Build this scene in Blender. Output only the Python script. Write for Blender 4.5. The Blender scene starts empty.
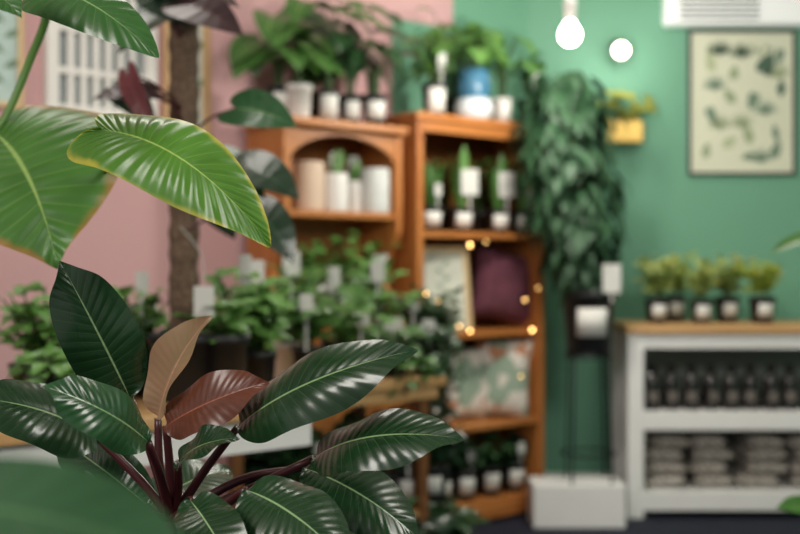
import bpy, math, random
from mathutils import Vector, Matrix
V=Vector
scene=bpy.context.scene
F=1111.0; CH=1.1
def at(px,py,d):  # metric position of something seen in that direction at distance d into the room
    return V(((px-400)/F*d, d, CH-(py-267)/F*d))
U=V((0.769,0.639,0)).normalized(); N=V((U.y,-U.x,0)); Bk=-N; ANG=math.atan2(U.y,U.x)
Z=V((0,0,1))
def lin(h):
    h=h.lstrip('#'); o=[]
    for i in (0,2,4):
        c=int(h[i:i+2],16)/255; o.append(c/12.92 if c<=.04045 else ((c+.055)/1.055)**2.4)
    return (*o,1)
# ---------------------------------------------------------------- materials
MC={}
def newmat(name):
    m=bpy.data.materials.new(name); m.use_nodes=True
    nt=m.node_tree; b=nt.nodes['Principled BSDF']; return m,nt,b
def node(nt,t,**k):
    n=nt.nodes.new(t)
    for a,v in k.items(): setattr(n,a,v)
    return n
def mth(nt,op,a,b=None,c=None):
    n=node(nt,'ShaderNodeMath',operation=op)
    for i,x in enumerate((a,b,c)):
        if x is None: continue
        if isinstance(x,(int,float)): n.inputs[i].default_value=x
        else: nt.links.new(x,n.inputs[i])
    return n.outputs[0]
def mixc(nt,f,a,b):
    n=node(nt,'ShaderNodeMix',data_type='RGBA')
    if isinstance(f,(int,float)): n.inputs[0].default_value=f
    else: nt.links.new(f,n.inputs[0])
    for i,x in ((6,a),(7,b)):
        if isinstance(x,tuple): n.inputs[i].default_value=x
        else: nt.links.new(x,n.inputs[i])
    return n.outputs[2]
def mat(c,rough=.6,noise=.12,scale=12,bump=.0,metal=0,emit=0,coat=0):
    key=('p',c,rough,noise,scale,bump,metal,emit,coat)
    if key in MC: return MC[key]
    m,nt,b=newmat('surface')
    tc=node(nt,'ShaderNodeTexCoord'); nz=node(nt,'ShaderNodeTexNoise'); nz.inputs['Scale'].default_value=scale; nz.inputs['Detail'].default_value=4
    nt.links.new(tc.outputs['Object'],nz.inputs['Vector'])
    col=lin(c); dk=tuple(x*(1-noise*2) for x in col[:3])+(1,); lt=tuple(min(1,x*(1+noise)) for x in col[:3])+(1,)
    o=mixc(nt,nz.outputs['Fac'],dk,lt); nt.links.new(o,b.inputs['Base Color'])
    b.inputs['Roughness'].default_value=rough; b.inputs['Metallic'].default_value=metal
    b.inputs['Coat Weight'].default_value=coat
    if bump:
        bp=node(nt,'ShaderNodeBump'); bp.inputs['Strength'].default_value=bump; bp.inputs['Distance'].default_value=.01
        nt.links.new(nz.outputs['Fac'],bp.inputs['Height']); nt.links.new(bp.outputs[0],b.inputs['Normal'])
    if emit:
        b.inputs['Emission Color'].default_value=col; b.inputs['Emission Strength'].default_value=emit
    MC[key]=m; return m
def wood(c1,c2,rough=.45,axis=0,scale=6):
    key=('w',c1,c2,axis,scale)
    if key in MC: return MC[key]
    m,nt,b=newmat('wood')
    tc=node(nt,'ShaderNodeTexCoord'); mp=node(nt,'ShaderNodeMapping')
    s=[scale*4]*3; s[axis]=scale*.35; mp.inputs['Scale'].default_value=s
    nt.links.new(tc.outputs['Object'],mp.inputs['Vector'])
    nz=node(nt,'ShaderNodeTexNoise'); nz.inputs['Scale'].default_value=1.5; nz.inputs['Detail'].default_value=6; nz.inputs['Distortion'].default_value=1.2
    nt.links.new(mp.outputs[0],nz.inputs['Vector'])
    f=mth(nt,'MULTIPLY_ADD',nz.outputs['Fac'],2.2,-.6)
    o=mixc(nt,f,lin(c1),lin(c2)); nt.links.new(o,b.inputs['Base Color']); b.inputs['Roughness'].default_value=rough
    MC[key]=m; return m
def leafmat(c,vein,nv=11,mid=.05,rough=.32,trans=.15,edge=None,var=.5,bump=.15,dark=None,coat=.15,vs=.22,ew=.93):
    key=('l',c,vein,nv,mid,rough,trans,edge,var,bump,dark,coat,vs,ew)
    if key in MC: return MC[key]
    m,nt,b=newmat('leaf')
    uv=node(nt,'ShaderNodeUVMap'); sp=node(nt,'ShaderNodeSeparateXYZ'); nt.links.new(uv.outputs[0],sp.inputs[0])
    u,v=sp.outputs[0],sp.outputs[1]
    tc=node(nt,'ShaderNodeTexCoord'); nz=node(nt,'ShaderNodeTexNoise'); nz.inputs['Scale'].default_value=14; nt.links.new(tc.outputs['Object'],nz.inputs['Vector'])
    col=lin(c); dk=lin(dark) if dark else tuple(x*(1-var) for x in col[:3])+(1,)
    o=mixc(nt,nz.outputs['Fac'],dk,tuple(min(1,x*(1+var*.6)) for x in col[:3])+(1,))
    ph=mth(nt,'MULTIPLY',v,nv*2*math.pi); cs=mth(nt,'COSINE',ph)
    vm=node(nt,'ShaderNodeMapRange',interpolation_type='SMOOTHSTEP'); vm.inputs[1].default_value=.95; vm.inputs[2].default_value=1.0
    nt.links.new(cs,vm.inputs[0])
    fade=mth(nt,'MULTIPLY_ADD',u,-.8,1.0)
    vf=mth(nt,'MULTIPLY',mth(nt,'MULTIPLY',vm.outputs[0],fade),vs)
    o=mixc(nt,vf,o,lin(vein))
    mm=node(nt,'ShaderNodeMapRange',interpolation_type='SMOOTHSTEP'); mm.inputs[1].default_value=mid*1.5; mm.inputs[2].default_value=mid*.5
    nt.links.new(u,mm.inputs[0]); o=mixc(nt,mm.outputs[0],o,lin(vein))
    if edge:
        n2=node(nt,'ShaderNodeTexNoise'); n2.inputs['Scale'].default_value=22; n2.inputs['Detail'].default_value=5; nt.links.new(tc.outputs['Object'],n2.inputs['Vector'])
        em=node(nt,'ShaderNodeMapRange',interpolation_type='SMOOTHSTEP'); em.inputs[1].default_value=ew; em.inputs[2].default_value=1.02
        un=mth(nt,'MULTIPLY_ADD',n2.outputs['Fac'],.5,mth(nt,'ADD',u,-.24)); nt.links.new(un,em.inputs[0]); o=mixc(nt,em.outputs[0],o,lin(edge))
    nt.links.new(o,b.inputs['Base Color']); b.inputs['Coat Weight'].default_value=coat; b.inputs['Coat Roughness'].default_value=.14
    nt.links.new(mth(nt,'MULTIPLY_ADD',nz.outputs['Fac'],.25,rough-.1),b.inputs['Roughness'])
    bp=node(nt,'ShaderNodeBump'); bp.inputs['Strength'].default_value=bump; bp.inputs['Distance'].default_value=.002
    nt.links.new(mth(nt,'MULTIPLY',cs,-1),bp.inputs['Height']); nt.links.new(bp.outputs[0],b.inputs['Normal'])
    if trans:
        tr=node(nt,'ShaderNodeBsdfTranslucent'); nt.links.new(o,tr.inputs[0]); ms=node(nt,'ShaderNodeMixShader'); ms.inputs[0].default_value=trans
        nt.links.new(b.outputs[0],ms.inputs[1]); nt.links.new(tr.outputs[0],ms.inputs[2]); nt.links.new(ms.outputs[0],nt.nodes['Material Output'].inputs[0])
    MC[key]=m; return m
# ---------------------------------------------------------------- mesh builder
def spline(pts,n):
    out=[]; P=[V(p) for p in pts]; P=[P[0]*2-P[1]]+P+[P[-1]*2-P[-2]]; k=len(P)-3
    for i in range(n+1):
        f=i/n*k; j=min(int(f),k-1); t=f-j; a,b,c,d=P[j:j+4]
        out.append(.5*((2*b)+(c-a)*t+(2*a-5*b+4*c-d)*t*t+(3*b-a-3*c+d)*t**3))
    return out
SH={'ell':[(0,0),(.5,.05),(.88,.2),(1,.42),(.96,.64),(.72,.83),(.3,.95),(0,1.03)],
    'cord':[(0,0),(.22,-.15),(.58,-.2),(.9,-.06),(1,.15),(.93,.38),(.7,.62),(.38,.82),(.12,.94),(0,1.0)],
    'long':[(0,0),(.25,-.09),(.62,-.11),(.92,0),(1,.18),(.98,.4),(.86,.6),(.62,.78),(.33,.91),(.11,.98),(0,1.0)],
    'ovate':[(0,0),(.6,.05),(.97,.22),(1,.4),(.8,.62),(.45,.82),(.12,.95),(0,1)],
    'lance':[(0,0),(.55,.15),(1,.4),(.8,.66),(.4,.86),(0,1)],
    'strap':[(.5,0),(.8,.2),(1,.5),(.8,.8),(.35,.95),(0,1)]}
SP={'ell':1.3,'cord':1.5,'long':1.4,'ovate':1.3,'lance':1.3,'strap':1.1}
class MB:
    def __init__(s): s.v=[];s.f=[];s.m=[];s.uv=[]
    def add(s,vs,fs,mi=0,uvs=None):
        o=len(s.v); s.v+= [tuple(x) for x in vs]
        for f in fs: s.f.append([i+o for i in f]); s.m.append(mi)
        s.uv += uvs if uvs else [(0.5,0.5)]*len(vs)
    def box(s,lo,hi,mi=0,M=None):
        x0,y0,z0=lo;x1,y1,z1=hi
        vs=[V(p) for p in ((x0,y0,z0),(x1,y0,z0),(x1,y1,z0),(x0,y1,z0),(x0,y0,z1),(x1,y0,z1),(x1,y1,z1),(x0,y1,z1))]
        if M: vs=[M@p for p in vs]
        s.add(vs,[(0,3,2,1),(4,5,6,7),(0,1,5,4),(1,2,6,5),(2,3,7,6),(3,0,4,7)],mi)
    def lathe(s,prof,c=(0,0,0),n=28,mi=0,a0=0,a1=2*math.pi,M=None):
        full=abs(a1-a0-2*math.pi)<1e-6; k=n if full else n+1; vs=[]
        for r,z in prof:
            for i in range(k):
                a=a0+(a1-a0)*i/n; p=V((c[0]+r*math.cos(a),c[1]+r*math.sin(a),c[2]+z)); vs.append(M@p if M else p)
        fs=[]
        for j in range(len(prof)-1):
            for i in range(n):
                i2=(i+1)%k; fs.append((j*k+i,j*k+i2,(j+1)*k+i2,(j+1)*k+i))
        s.add(vs,fs,mi)
    def tube(s,pts,r0,r1=None,n=8,seg=None,mi=0,sm=True,caps=True):
        r1=r0 if r1 is None else r1
        P=spline(pts,seg or max(2,(len(pts)-1)*5)) if sm and len(pts)>2 else [V(p) for p in pts]
        vs=[];fs=[]; K=len(P); prev=None
        for i,p in enumerate(P):
            d=(P[min(i+1,K-1)]-P[max(i-1,0)]).normalized()
            if prev is None: prev=d.orthogonal().normalized()
            a=(prev-d*prev.dot(d)).normalized(); prev=a; b=d.cross(a); r=r0+(r1-r0)*i/(K-1)
            for j in range(n):
                t=2*math.pi*j/n; vs.append(p+a*math.cos(t)*r+b*math.sin(t)*r)
        for i in range(K-1):
            for j in range(n): fs.append((i*n+j,i*n+(j+1)%n,(i+1)*n+(j+1)%n,(i+1)*n+j))
        if caps: fs.append(tuple(range(n))[::-1]); fs.append(tuple((K-1)*n+j for j in range(n)))
        s.add(vs,fs,mi)
    def leaf(s,Bp,T,hw,nh,shape='ell',fold=.15,arch=.08,rip=0,nv=10,rows=8,cols=2,mi=0,wav=0,asym=0,curl=0,bend=0):
        Bp=V(Bp);T=V(T);D=T-Bp;L=D.length;D.normalize();S=D.cross(V(nh))
        if S.length<1e-4: S=D.orthogonal()
        S.normalize();Nn=S.cross(D).normalized()
        E=spline([(a,b,0) for a,b in SH[shape]],rows)
        vs=[];uv=[];fs=[];W=2*cols+1
        for i in range(rows+1):
            q=i/rows; my=q**SP[shape]
            for j in range(-cols,cols+1):
                t=abs(j)/cols; sg=1 if j>=0 else -1
                x=max(0,E[i].x)*t; y=my+(E[i].y-my)*t**.9
                k=hw*(1+asym*sg)
                z=fold*x*hw - curl*x*x*hw + arch*4*y*(1-y)*L + rip*math.cos(2*math.pi*nv*q+math.pi)*math.sin(math.pi*min(1,t*.9+.05)) + wav*math.sin(q*17+sg)*t*t*(1-q*.5)
                vs.append(Bp+S*(x*k*sg+bend*4*y*(1-y)*L)+D*(y*L)+Nn*z); uv.append((t,q))
        for i in range(rows):
            for j in range(W-1): fs.append((i*W+j,i*W+j+1,(i+1)*W+j+1,(i+1)*W+j))
        s.add(vs,fs,mi,uv)
    def clampy(s,ym):
        s.v=[(x,y if y<ym else ym-.002,z) for x,y,z in s.v]
    def obj(s,name,mats,parent=None,loc=None,rotz=0,smooth=True,bevel=0,origin=None,solid=0):
        me=bpy.data.meshes.new(name)
        vs=[V(v)-V(origin) for v in s.v] if origin is not None else s.v
        me.from_pydata([tuple(v) for v in vs],[],s.f); 
        if not isinstance(mats,(list,tuple)): mats=[mats]
        for m in mats: me.materials.append(m)
        me.polygons.foreach_set('material_index',s.m)
        me.polygons.foreach_set('use_smooth',[smooth]*len(s.f))
        ul=me.uv_layers.new(name='UVMap'); d=[]
        for l in me.loops: d+=s.uv[l.vertex_index]
        ul.data.foreach_set('uv',d); me.update()
        o=bpy.data.objects.new(name,me); bpy.context.collection.objects.link(o)
        if parent: o.parent=parent
        if loc is not None: o.location=loc
        elif origin is not None and not parent: o.location=origin
        o.rotation_euler[2]=rotz
        if bevel:
            b=o.modifiers.new('b','BEVEL'); b.width=bevel; b.segments=2; b.limit_method='ANGLE'
        if solid:
            b=o.modifiers.new('s','SOLIDIFY'); b.thickness=solid
        return o
def tag(o,label,cat,group=None):
    o['label']=label;o['category']=cat
    if group:o['group']=group
    return o
def root(name,loc,label,cat,group=None,rotz=0):
    e=bpy.data.objects.new(name,None); e.empty_display_size=.05; bpy.context.collection.objects.link(e); e.location=loc; e.rotation_euler[2]=rotz
    return tag(e,label,cat,group)
def copytree(r,loc,rotz=None):
    c=r.copy(); bpy.context.collection.objects.link(c); c.location=loc
    if rotz is not None: c.rotation_euler[2]=rotz
    for k in [o for o in bpy.data.objects if o.parent==r]:
        q=k.copy(); q.parent=c; bpy.context.collection.objects.link(q)
    return c
# common materials
M_black=mat('17181a',.5,.1); M_white=mat('e9e6e1',.5,.05); M_label=mat('e6e4de',.7,.04); M_soil=mat('2b2019',.95,.3,60,.6)
M_tag=mat('d2d2cc',.7,.08,30)
M_whitep=mat('f4f3f1',.45,.03); M_pine=wood('a2602c','c98446'); M_pinev=wood('9f5c2d','c58041',axis=2); M_light=wood('c2935d','dab07d')
M_terr=mat('a8603e',.8,.12,20); M_metal=mat('1c1d20',.4,.05,metal=.6); M_beige=mat('d8bfa8',.7,.06)
M_stem=mat('3f5a2a',.5,.1); M_redstem=mat('4a1f22',.35,.15); M_coir=mat('7a6452',1,.5,110,1.0)
# ---------------------------------------------------------------- room shell
def st(o): o['kind']='structure'; return o
GREEN='6fa68a'; PINK='cfa5a6'
M_pink=mat(PINK,.85,.03,3); M_green=mat(GREEN,.7,.03,3)
W0=V((0.07,4.5,0))+Bk*.34
def wallpt(px,py=None,off=0):
    p=W0+N*off; r=(px-400)/F
    t=(p.y*r-p.x)/(U.x-U.y*r); q=p+U*t
    if py is not None: q.z=CH-(py-267)/F*q.y
    return q,t
_,tg=wallpt(392); tc_=(5.4-W0.y)/U.y
H=2.8
def wallseg(name,t0,t1,m):
    b=MB(); b.box((t0,0,0),(t1,.12,H)); st(b.obj(name,m,loc=W0,rotz=ANG,smooth=False))
wallseg('wall_left',-4.6,tg,M_pink)
mg,nt,bb=newmat('green_with_pink_corner')
tcn=node(nt,'ShaderNodeTexCoord');sx=node(nt,'ShaderNodeSeparateXYZ');nt.links.new(tcn.outputs['Object'],sx.inputs[0])
o=mixc(nt,mth(nt,'MULTIPLY',mth(nt,'GREATER_THAN',sx.outputs[2],2.19),mth(nt,'LESS_THAN',sx.outputs[0],tg+.36)),lin(GREEN),lin(PINK));nt.links.new(o,bb.inputs['Base Color']);bb.inputs['Roughness'].default_value=.8
wallseg('wall_rear',tg,tc_,mg)
b=MB(); b.box((W0.x+U.x*tc_,5.4,0),(3.2,5.52,H)); st(b.obj('wall_back',M_green,smooth=False))
b=MB(); b.box((3.2,-2.5,0),(3.32,5.52,H)); st(b.obj('wall_right',M_green,smooth=False))
b=MB(); b.box((-5,-2.5,-.1),(3.3,5.6,0)); 
st(b.obj('floor',mat('141c30',.8,.25,60,.2),smooth=False))
b=MB(); b.box((-5,-2.5,H),(3.3,5.6,H+.1)); st(b.obj('ceiling',mat('dedad2',.9,.03),smooth=False))
b=MB(); b.box((W0.x+U.x*tc_+.02,5.38,0),(3.2,5.4,.1)); st(b.obj('baseboard_back',M_whitep,smooth=False))
def wallrect(px0,px1,py0,py1):
    a,t0=wallpt(px0);c,t1=wallpt(px1); m=(a+c)/2
    z1=CH-(py0-267)/F*m.y; z0=CH-(py1-267)/F*m.y
    return a,(t1-t0),z0,z1
a,w,z0,z1=wallrect(42,152,-110,122)
e=bpy.data.objects.new('window_1',None);bpy.context.collection.objects.link(e);e.location=(a.x,a.y,z0);e.rotation_euler[2]=ANG;st(e)
hh=z1-z0
b=MB()
for bx in (((0,-.045,0),(.045,-.001,hh)),((w-.045,-.045,0),(w,-.001,hh)),((.045,-.045,0),(w-.045,-.001,.045)),((.045,-.045,hh-.045),(w-.045,-.001,hh))): b.box(*bx)
b.box((-.03,-.07,-.035),(w+.03,-.001,0))
b.obj('window_frame',M_white,e,smooth=False,bevel=.004)
b=MB()
for i in range(1,7):
    x=.045+(w-.09)*i/7; b.box((x-.011,-.034,.045),(x+.011,-.016,hh-.045))
for z in (hh*.2,hh*.38,hh*.56,hh*.75): b.box((.045,-.036,z-.011),(w-.045,-.014,z+.011))
b.obj('window_bars',M_white,e,smooth=False)
b=MB(); b.box((.045,-.012,.045),(w-.045,-.004,hh-.045)); b.obj('window_pane',mat('8f9a9c',.15,.1,4),e,smooth=False)
# ---------------------------------------------------------------- framed prints
INK=[mat('a3b08c',.8,.2),mat('7f9781',.8,.2),mat('bac39e',.8,.1),mat('4f6a58',.8,.1)]
def print_frame(loc,rotz,w,h,fm,pm,arts,label,fw=.02,tilt=0,name='framed_print'):
    e=root(name,loc,label,'picture'); e.rotation_euler=(tilt,0,rotz)
    b=MB(); d=.022
    b.box((0,-d,0),(fw,-.001,h));b.box((w-fw,-d,0),(w,-.001,h));b.box((fw,-d,0),(w-fw,-.001,fw));b.box((fw,-d,h-fw),(w-fw,-.001,h))
    b.obj('frame',fm,e,smooth=False,bevel=.003)
    b=MB(); b.box((fw,-.010,fw),(w-fw,-.003,h-fw)); b.obj('print_paper',pm,e,smooth=False)
    b=MB()
    for (x,z,L,an,hw,sh,mi) in arts:
        p=V((x*w,-.012,z*h)); q=p+V((math.cos(an)*L*h,0,math.sin(an)*L*h))
        b.leaf(p,q,hw*h,(0,-1,0),sh,0,0,rows=10,cols=1,mi=mi)
        b.tube([p-(q-p)*.25,p],.0015*h,n=4,sm=False,mi=mi)
    if arts: b.obj('botanical_drawing',INK,e)
    return e
rnd=random.Random(4)
M_paper=mat('dcddc6',.75,.05,5)
arts=[(.70,.72,.14,1.1,.06,'cord',3),(.62,.55,.11,-1.9,.04,'cord',1),(.22,.74,.13,1.7,.035,'cord',2),(.42,.66,.1,1.4,.035,'ovate',0),
 (.2,.45,.11,-1.2,.035,'cord',1),(.43,.5,.12,2.2,.035,'ovate',0),(.8,.35,.13,-1.4,.025,'lance',1),(.33,.2,.11,.6,.035,'ovate',2),(.58,.22,.12,1.8,.035,'ell',0),(.86,.54,.12,1.5,.03,'lance',3),(.8,.14,.11,1.2,.035,'cord',1),(.16,.12,.11,1.4,.03,'ovate',0),(.86,.85,.1,-1.8,.03,'cord',1),(.5,.12,.1,.2,.025,'lance',1)]
for i in range(14):
    arts.append((.2+.045*i,.9-.02*(i%3),.05,-1.57+rnd.uniform(-.5,.5),.012,'lance',i%3))
for k in range(8):
    cx,cz=[(.25,.60),(.5,.34),(.5,.82),(.72,.43),(.3,.33),(.68,.1),(.3,.84),(.84,.68)][k]
    for i in range(9): arts.append((cx,cz,.10,.2+i*.36,.007,'lance',[1,0,3,1,0,1,3,0][k]))
print_frame((1.395,5.398,1.545),0,.523,.705,mat('2a2f2c',.4,.1),M_paper,arts,'tall botanical leaf print in thin dark frame',fw=.014)
M_cream=wood('c9a877','ddc396',axis=2)
a,w,z0,z1=wallrect(-16,22,-60,108)
M_paleteal=mat('b9cfc9',.7,.05,5)
fern=[(.5,.15+.09*i,.12,.5 if i%2 else 2.64,.022,'lance',1) for i in range(8)]
print_frame((a.x,a.y,z0),ANG,w,z1-z0,M_cream,M_paleteal,fern,'pale teal fern print in light wood frame on pink wall')
a,w,z0,z1=wallrect(162,208,-70,140)
print_frame((a.x,a.y,z0),ANG,w,z1-z0,wood('b98e5e','cfae82',axis=2),mat('cfd2c8',.6,.05,5),fern,'narrow botanical print in light wood frame',fw=.03)
# ---------------------------------------------------------------- plants
def pot_parts(e,r,h,m,kind='nursery',label=None,pl=None,lz=.5,lsz=None):
    b=MB(); r0=r*.76
    if kind=='nursery': pr=[(0,0),(r0,0),(r0+.003,.004),(r*.95,h*.86),(r*1.0,h*.86),(r*1.03,h*.87),(r*1.04,h),(r*.98,h),(r*.93,h*.86),(r*.9,h*.8)]
    elif kind=='cyl': pr=[(0,0),(r*.93,0),(r*.98,.006),(r,h*.1),(r,h*.97),(r*.98,h),(r*.91,h),(r*.9,h*.85)]
    elif kind=='bowl': pr=[(0,0),(r*.5,0),(r*.8,h*.2),(r,h*.55),(r*.97,h*.85),(r*.88,h),(r*.84,h*.98),(r*.82,h*.8)]
    else: pr=[(0,0),(r*.7,0),(r*.9,h*.75),(r*1.04,h*.78),(r*1.06,h),(r*.94,h),(r*.9,h*.8)]
    b.lathe(pr); b.obj('pot',m,e)
    b=MB(); b.lathe([(0,h*.87),(r*.5,h*.875),(r*.94,h*.85)],n=20); b.obj('soil',M_soil,e)
    if label:
        hw,hh=label; b=MB(); vs=[];n=6; zc=h*lz; ang=-math.pi/2+(pl or 0)
        for zz in (zc-hh,zc+hh):
            rr=(r0+(r-r0)*(zz/(h*.86))) if kind in('nursery',) else r*1.0
            for i in range(n+1):
                aa=ang+(i/n-.5)*2*(hw/rr); q=rr*1.03+.003; vs.append((q*math.cos(aa),q*math.sin(aa),zz))
        b.add(vs,[(i,i+1,n+2+i,n+1+i) for i in range(n)]); b.obj('pot_label',M_label,e,smooth=True,solid=.001)
def tagpart(e,x,y,z0,z1,w=.03,h=.05,rot=0):
    M=Matrix.Translation((x,y,0))@Matrix.Rotation(rot,4,'Z')
    b=MB(); b.box((-.004,-.001,z0),(.004,.001,z1),0,M); b.box((-w/2,-.0015,z1),(w/2,.0015,z1+h),0,M)
    b.obj('plant_tag',M_tag,e,smooth=False)
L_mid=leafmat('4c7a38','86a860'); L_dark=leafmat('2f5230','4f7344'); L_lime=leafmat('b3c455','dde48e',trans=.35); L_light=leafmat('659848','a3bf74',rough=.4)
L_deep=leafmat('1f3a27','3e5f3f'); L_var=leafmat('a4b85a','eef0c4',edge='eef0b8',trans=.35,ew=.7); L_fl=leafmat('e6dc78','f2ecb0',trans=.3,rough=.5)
def foliage(kind,h,sp,n,LL,LW,seed,top,shape='ovate'):
    R=random.Random(seed); lf=MB(); sm=MB(); c=V((0,0,top))
    if kind=='bushy':
        ns=max(5,n//7)
        for k in range(ns):
            az=k*2.4+R.uniform(-.3,.3); out=sp*R.uniform(.25,.9)*(1 if k else .1); hh=h*R.uniform(.6,1)*(1-.35*(out/sp))
            P=spline([c+V((math.cos(az),math.sin(az),0))*.01,c+V((math.cos(az)*out*.4,math.sin(az)*out*.4,hh*.55)),c+V((math.cos(az)*out,math.sin(az)*out,hh))],8)
            sm.tube(P,.0035,.0018,n=5,sm=False)
            m=max(4,n//ns)
            for i in range(m):
                p=P[min(8,2+int(i/m*7))]; a2=R.uniform(0,6.28); d=V((math.cos(a2),math.sin(a2),R.uniform(-.45,.7))).normalized()
                L=LL*R.uniform(.7,1.15); lf.leaf(p+d*.008,p+d*L,LW*R.uniform(.8,1.1),V((0,0,1))+V((0,-.4,0)),shape,.2,.1,rows=6,cols=2)
    elif kind=='strap':
        for k in range(n):
            az=k*2.4; lean=R.uniform(.05,.4)*sp; hh=h*R.uniform(.65,1); s=c+V((math.cos(az),math.sin(az),0))*.012
            lf.leaf(s-V((0,0,.01)),s+V((math.cos(az)*lean,math.sin(az)*lean,hh)),LW,V((-math.cos(az),-math.sin(az),.3)),'strap',.35,-.05,rows=8,cols=2)
        sm.tube([c,c+V((0,0,.03))],.01,.006,sm=False)
    elif kind=='heart':
        for k in range(n):
            az=k*2.4+R.uniform(-.3,.3); out=sp*R.uniform(.3,.75); hh=h*R.uniform(.45,1); dr=V((math.cos(az),math.sin(az),0)); e_=c+dr*out+Z*hh
            sm.tube([c+dr*.01,c+dr*out*.3+Z*hh*.6,e_],.004,.0022,n=5)
            L=LL*R.uniform(.75,1.15); T=e_+(dr*.6+V((0,-.25,0))+Z*R.uniform(-.9,-.2)).normalized()*L
            lf.leaf(e_,T,LW*L/LL,dr*.5+V((0,-.8,.7)),'cord',.15,.1,rows=10,cols=3)
    elif kind=='cane':
        for k in range(4):
            az=k*1.7+.4+seed; dr=V((math.cos(az),math.sin(az),0)); hh=h*R.uniform(.65,1.05); P=spline([c+dr*.012,c+dr*.03+Z*hh*.5,c+dr*sp*R.uniform(.5,.9)+Z*hh],8); sm.tube(P,.0045,.003,n=6,sm=False)
            for i in range(n//4):
                p=P[min(8,2+int(i/(n//4)*7))]; a2=i*2.4+k; d=V((math.cos(a2),math.sin(a2),R.uniform(.1,.9))).normalized(); lf.leaf(p,p+d*LL*R.uniform(.7,1.1),LW,V((0,-.4,1)),'ell',.2,.1,rows=6,cols=2)
    elif kind=='trail':
        for k in range(n//8):
            az=k*2.4; dr=V((math.cos(az),math.sin(az),0)); o_=sp*R.uniform(.6,1); dz=R.uniform(.3,1)*h
            P=spline([c,c+dr*o_*.55+Z*.05,c+dr*o_+Z*(-dz*.3),c+dr*o_*1.05+Z*(-dz)],9); sm.tube(P,.0022,.0014,n=5,sm=False)
            for i in range(8):
                p=P[i+1]; a2=R.uniform(0,6.28); d=V((math.cos(a2),math.sin(a2),R.uniform(-.6,.3))).normalized(); lf.leaf(p,p+d*LL,LW,V((0,-.5,1)),shape,.2,.1,rows=6,cols=2)
    return lf,sm
seedc=[10]
def plant(loc,r=.055,h=.1,pm=None,pk='nursery',kind='bushy',fh=.2,sp=.1,n=50,LL=.06,LW=.018,lm=None,shape='ovate',label='',cat='potted plant',lab=(.022,.022),tg=None,group=None,name='potted_plant',pl=0,back=None):
    seedc[0]+=1
    e=root(name,loc,label,cat,group,rotz=ANG if back is not None else 0)
    if back is not None: pl=-ANG*.6
    pot_parts(e,r,h,pm or M_black,pk,lab,pl)
    lf,sm=foliage(kind,fh,sp,n,LL,LW,seedc[0],h*.86,shape)
    if back is not None: lf.clampy(back); sm.clampy(back)
    lf.obj('foliage',lm or L_mid,e); sm.obj('stems',M_stem,e)
    if tg: 
        for (x,y,z0,z1,w,hh) in (tg if isinstance(tg,list) else [tg]): tagpart(e,x,y,z0,z1,w,hh,rot=random.Random(seedc[0]).uniform(-.2,.3)-(ANG*.7 if back is not None else 0))
    return e
# ---------------------------------------------------------------- pine bookcase
FL=V((0.07,4.5,0)); BW=.753; BD=.3; BH=1.73; SZ=[.10,.43,.825,1.248]
e=root('bookcase',FL,'tall orange pine bookcase crowded with plants','bookcase',rotz=ANG)
T_=.035
for x in (0,BW-T_):
    b=MB(); b.box((x,0,0),(x+T_,BD,BH-.03)); b.obj('side_panel',M_pinev,e,smooth=False,bevel=.004)
b=MB(); b.box((-.015,-.015,BH-.03),(BW+.015,BD,BH)); b.obj('top_board',M_pine,e,smooth=False,bevel=.005)
b=MB(); b.box((T_,BD-.012,.06),(BW-T_,BD-.001,BH-.03)); b.obj('back_panel',wood('74401c','905428',axis=2),e,smooth=False)
for bx in (((T_,0,.02),(BW-T_,.02,SZ[0]-.025)),((T_,.002,BH-.075),(BW-T_,.02,BH-.03))):
    b=MB(); b.box(*bx); b.obj('face_rail',M_pine,e,smooth=False,bevel=.003)
for z in SZ:
    b=MB(); b.box((T_,.004,z-.025),(BW-T_,BD-.012,z)); b.obj('shelf',M_pine,e,smooth=False,bevel=.003)
def bt(px,y=.13):
    p=FL+Bk*y; r=(px-400)/F; return (p.y*r-p.x)/(U.x-U.y*r)
def bp(px,y,z): p=FL+Bk*y+U*bt(px,y); p.z=z; return p
# ---------------------------------------------------------------- pine hutch
HF=V((-0.404,4.088,0)); HW=.57; HD=.3; HH=1.66
e=root('hutch',HF,'orange pine hutch with scalloped arch rail and open shelves','hutch',rotz=ANG)
def side(x0,x1):
    pts=[(0,.0),(0,.9),(.03,.95),(.11,1.0),(.13,1.08),(.09,1.16),(.05,1.22),(.04,1.30),(.04,HH-.03)]
    P=spline([(y,z,0) for y,z in pts[1:]],30); pr=[(0,0)]+[(p.x,p.y) for p in P]+[(HD,HH-.03),(HD,0)]
    b=MB(); n=len(pr); vs=[(x0,y,z) for y,z in pr]+[(x1,y,z) for y,z in pr]
    b.add(vs,[tuple(range(n)),tuple(range(2*n-1,n-1,-1))]+[(i,n+i,n+(i+1)%n,(i+1)%n) for i in range(n)]); return b
for x in (0,HW-.03): side(x,x+.03).obj('side_panel',M_pinev,e,smooth=False)
b=MB(); b.box((-.02,.0,HH-.03),(HW+.0,HD,HH)); b.obj('top_board',M_pine,e,smooth=False,bevel=.006)
b=MB(); n=28; vs=[]; x0,x1=.03,HW-.03
for i in range(n+1):
    q=i/n; x=x0+(x1-x0)*q; zl=HH-.15+.10*abs(math.sin(q*math.pi))**.6
    for y in (.045,.063): vs+=[(x,y,HH-.03),(x,y,zl)]
fs=[]
for i in range(n):
    a_=i*4;c_=a_+4; fs+=[(a_,a_+1,c_+1,c_),(a_+2,c_+2,c_+3,a_+3),(a_+1,a_+3,c_+3,c_+1)]
b.add(vs,fs); b.obj('arch_rail',M_pine,e,smooth=False)
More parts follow.
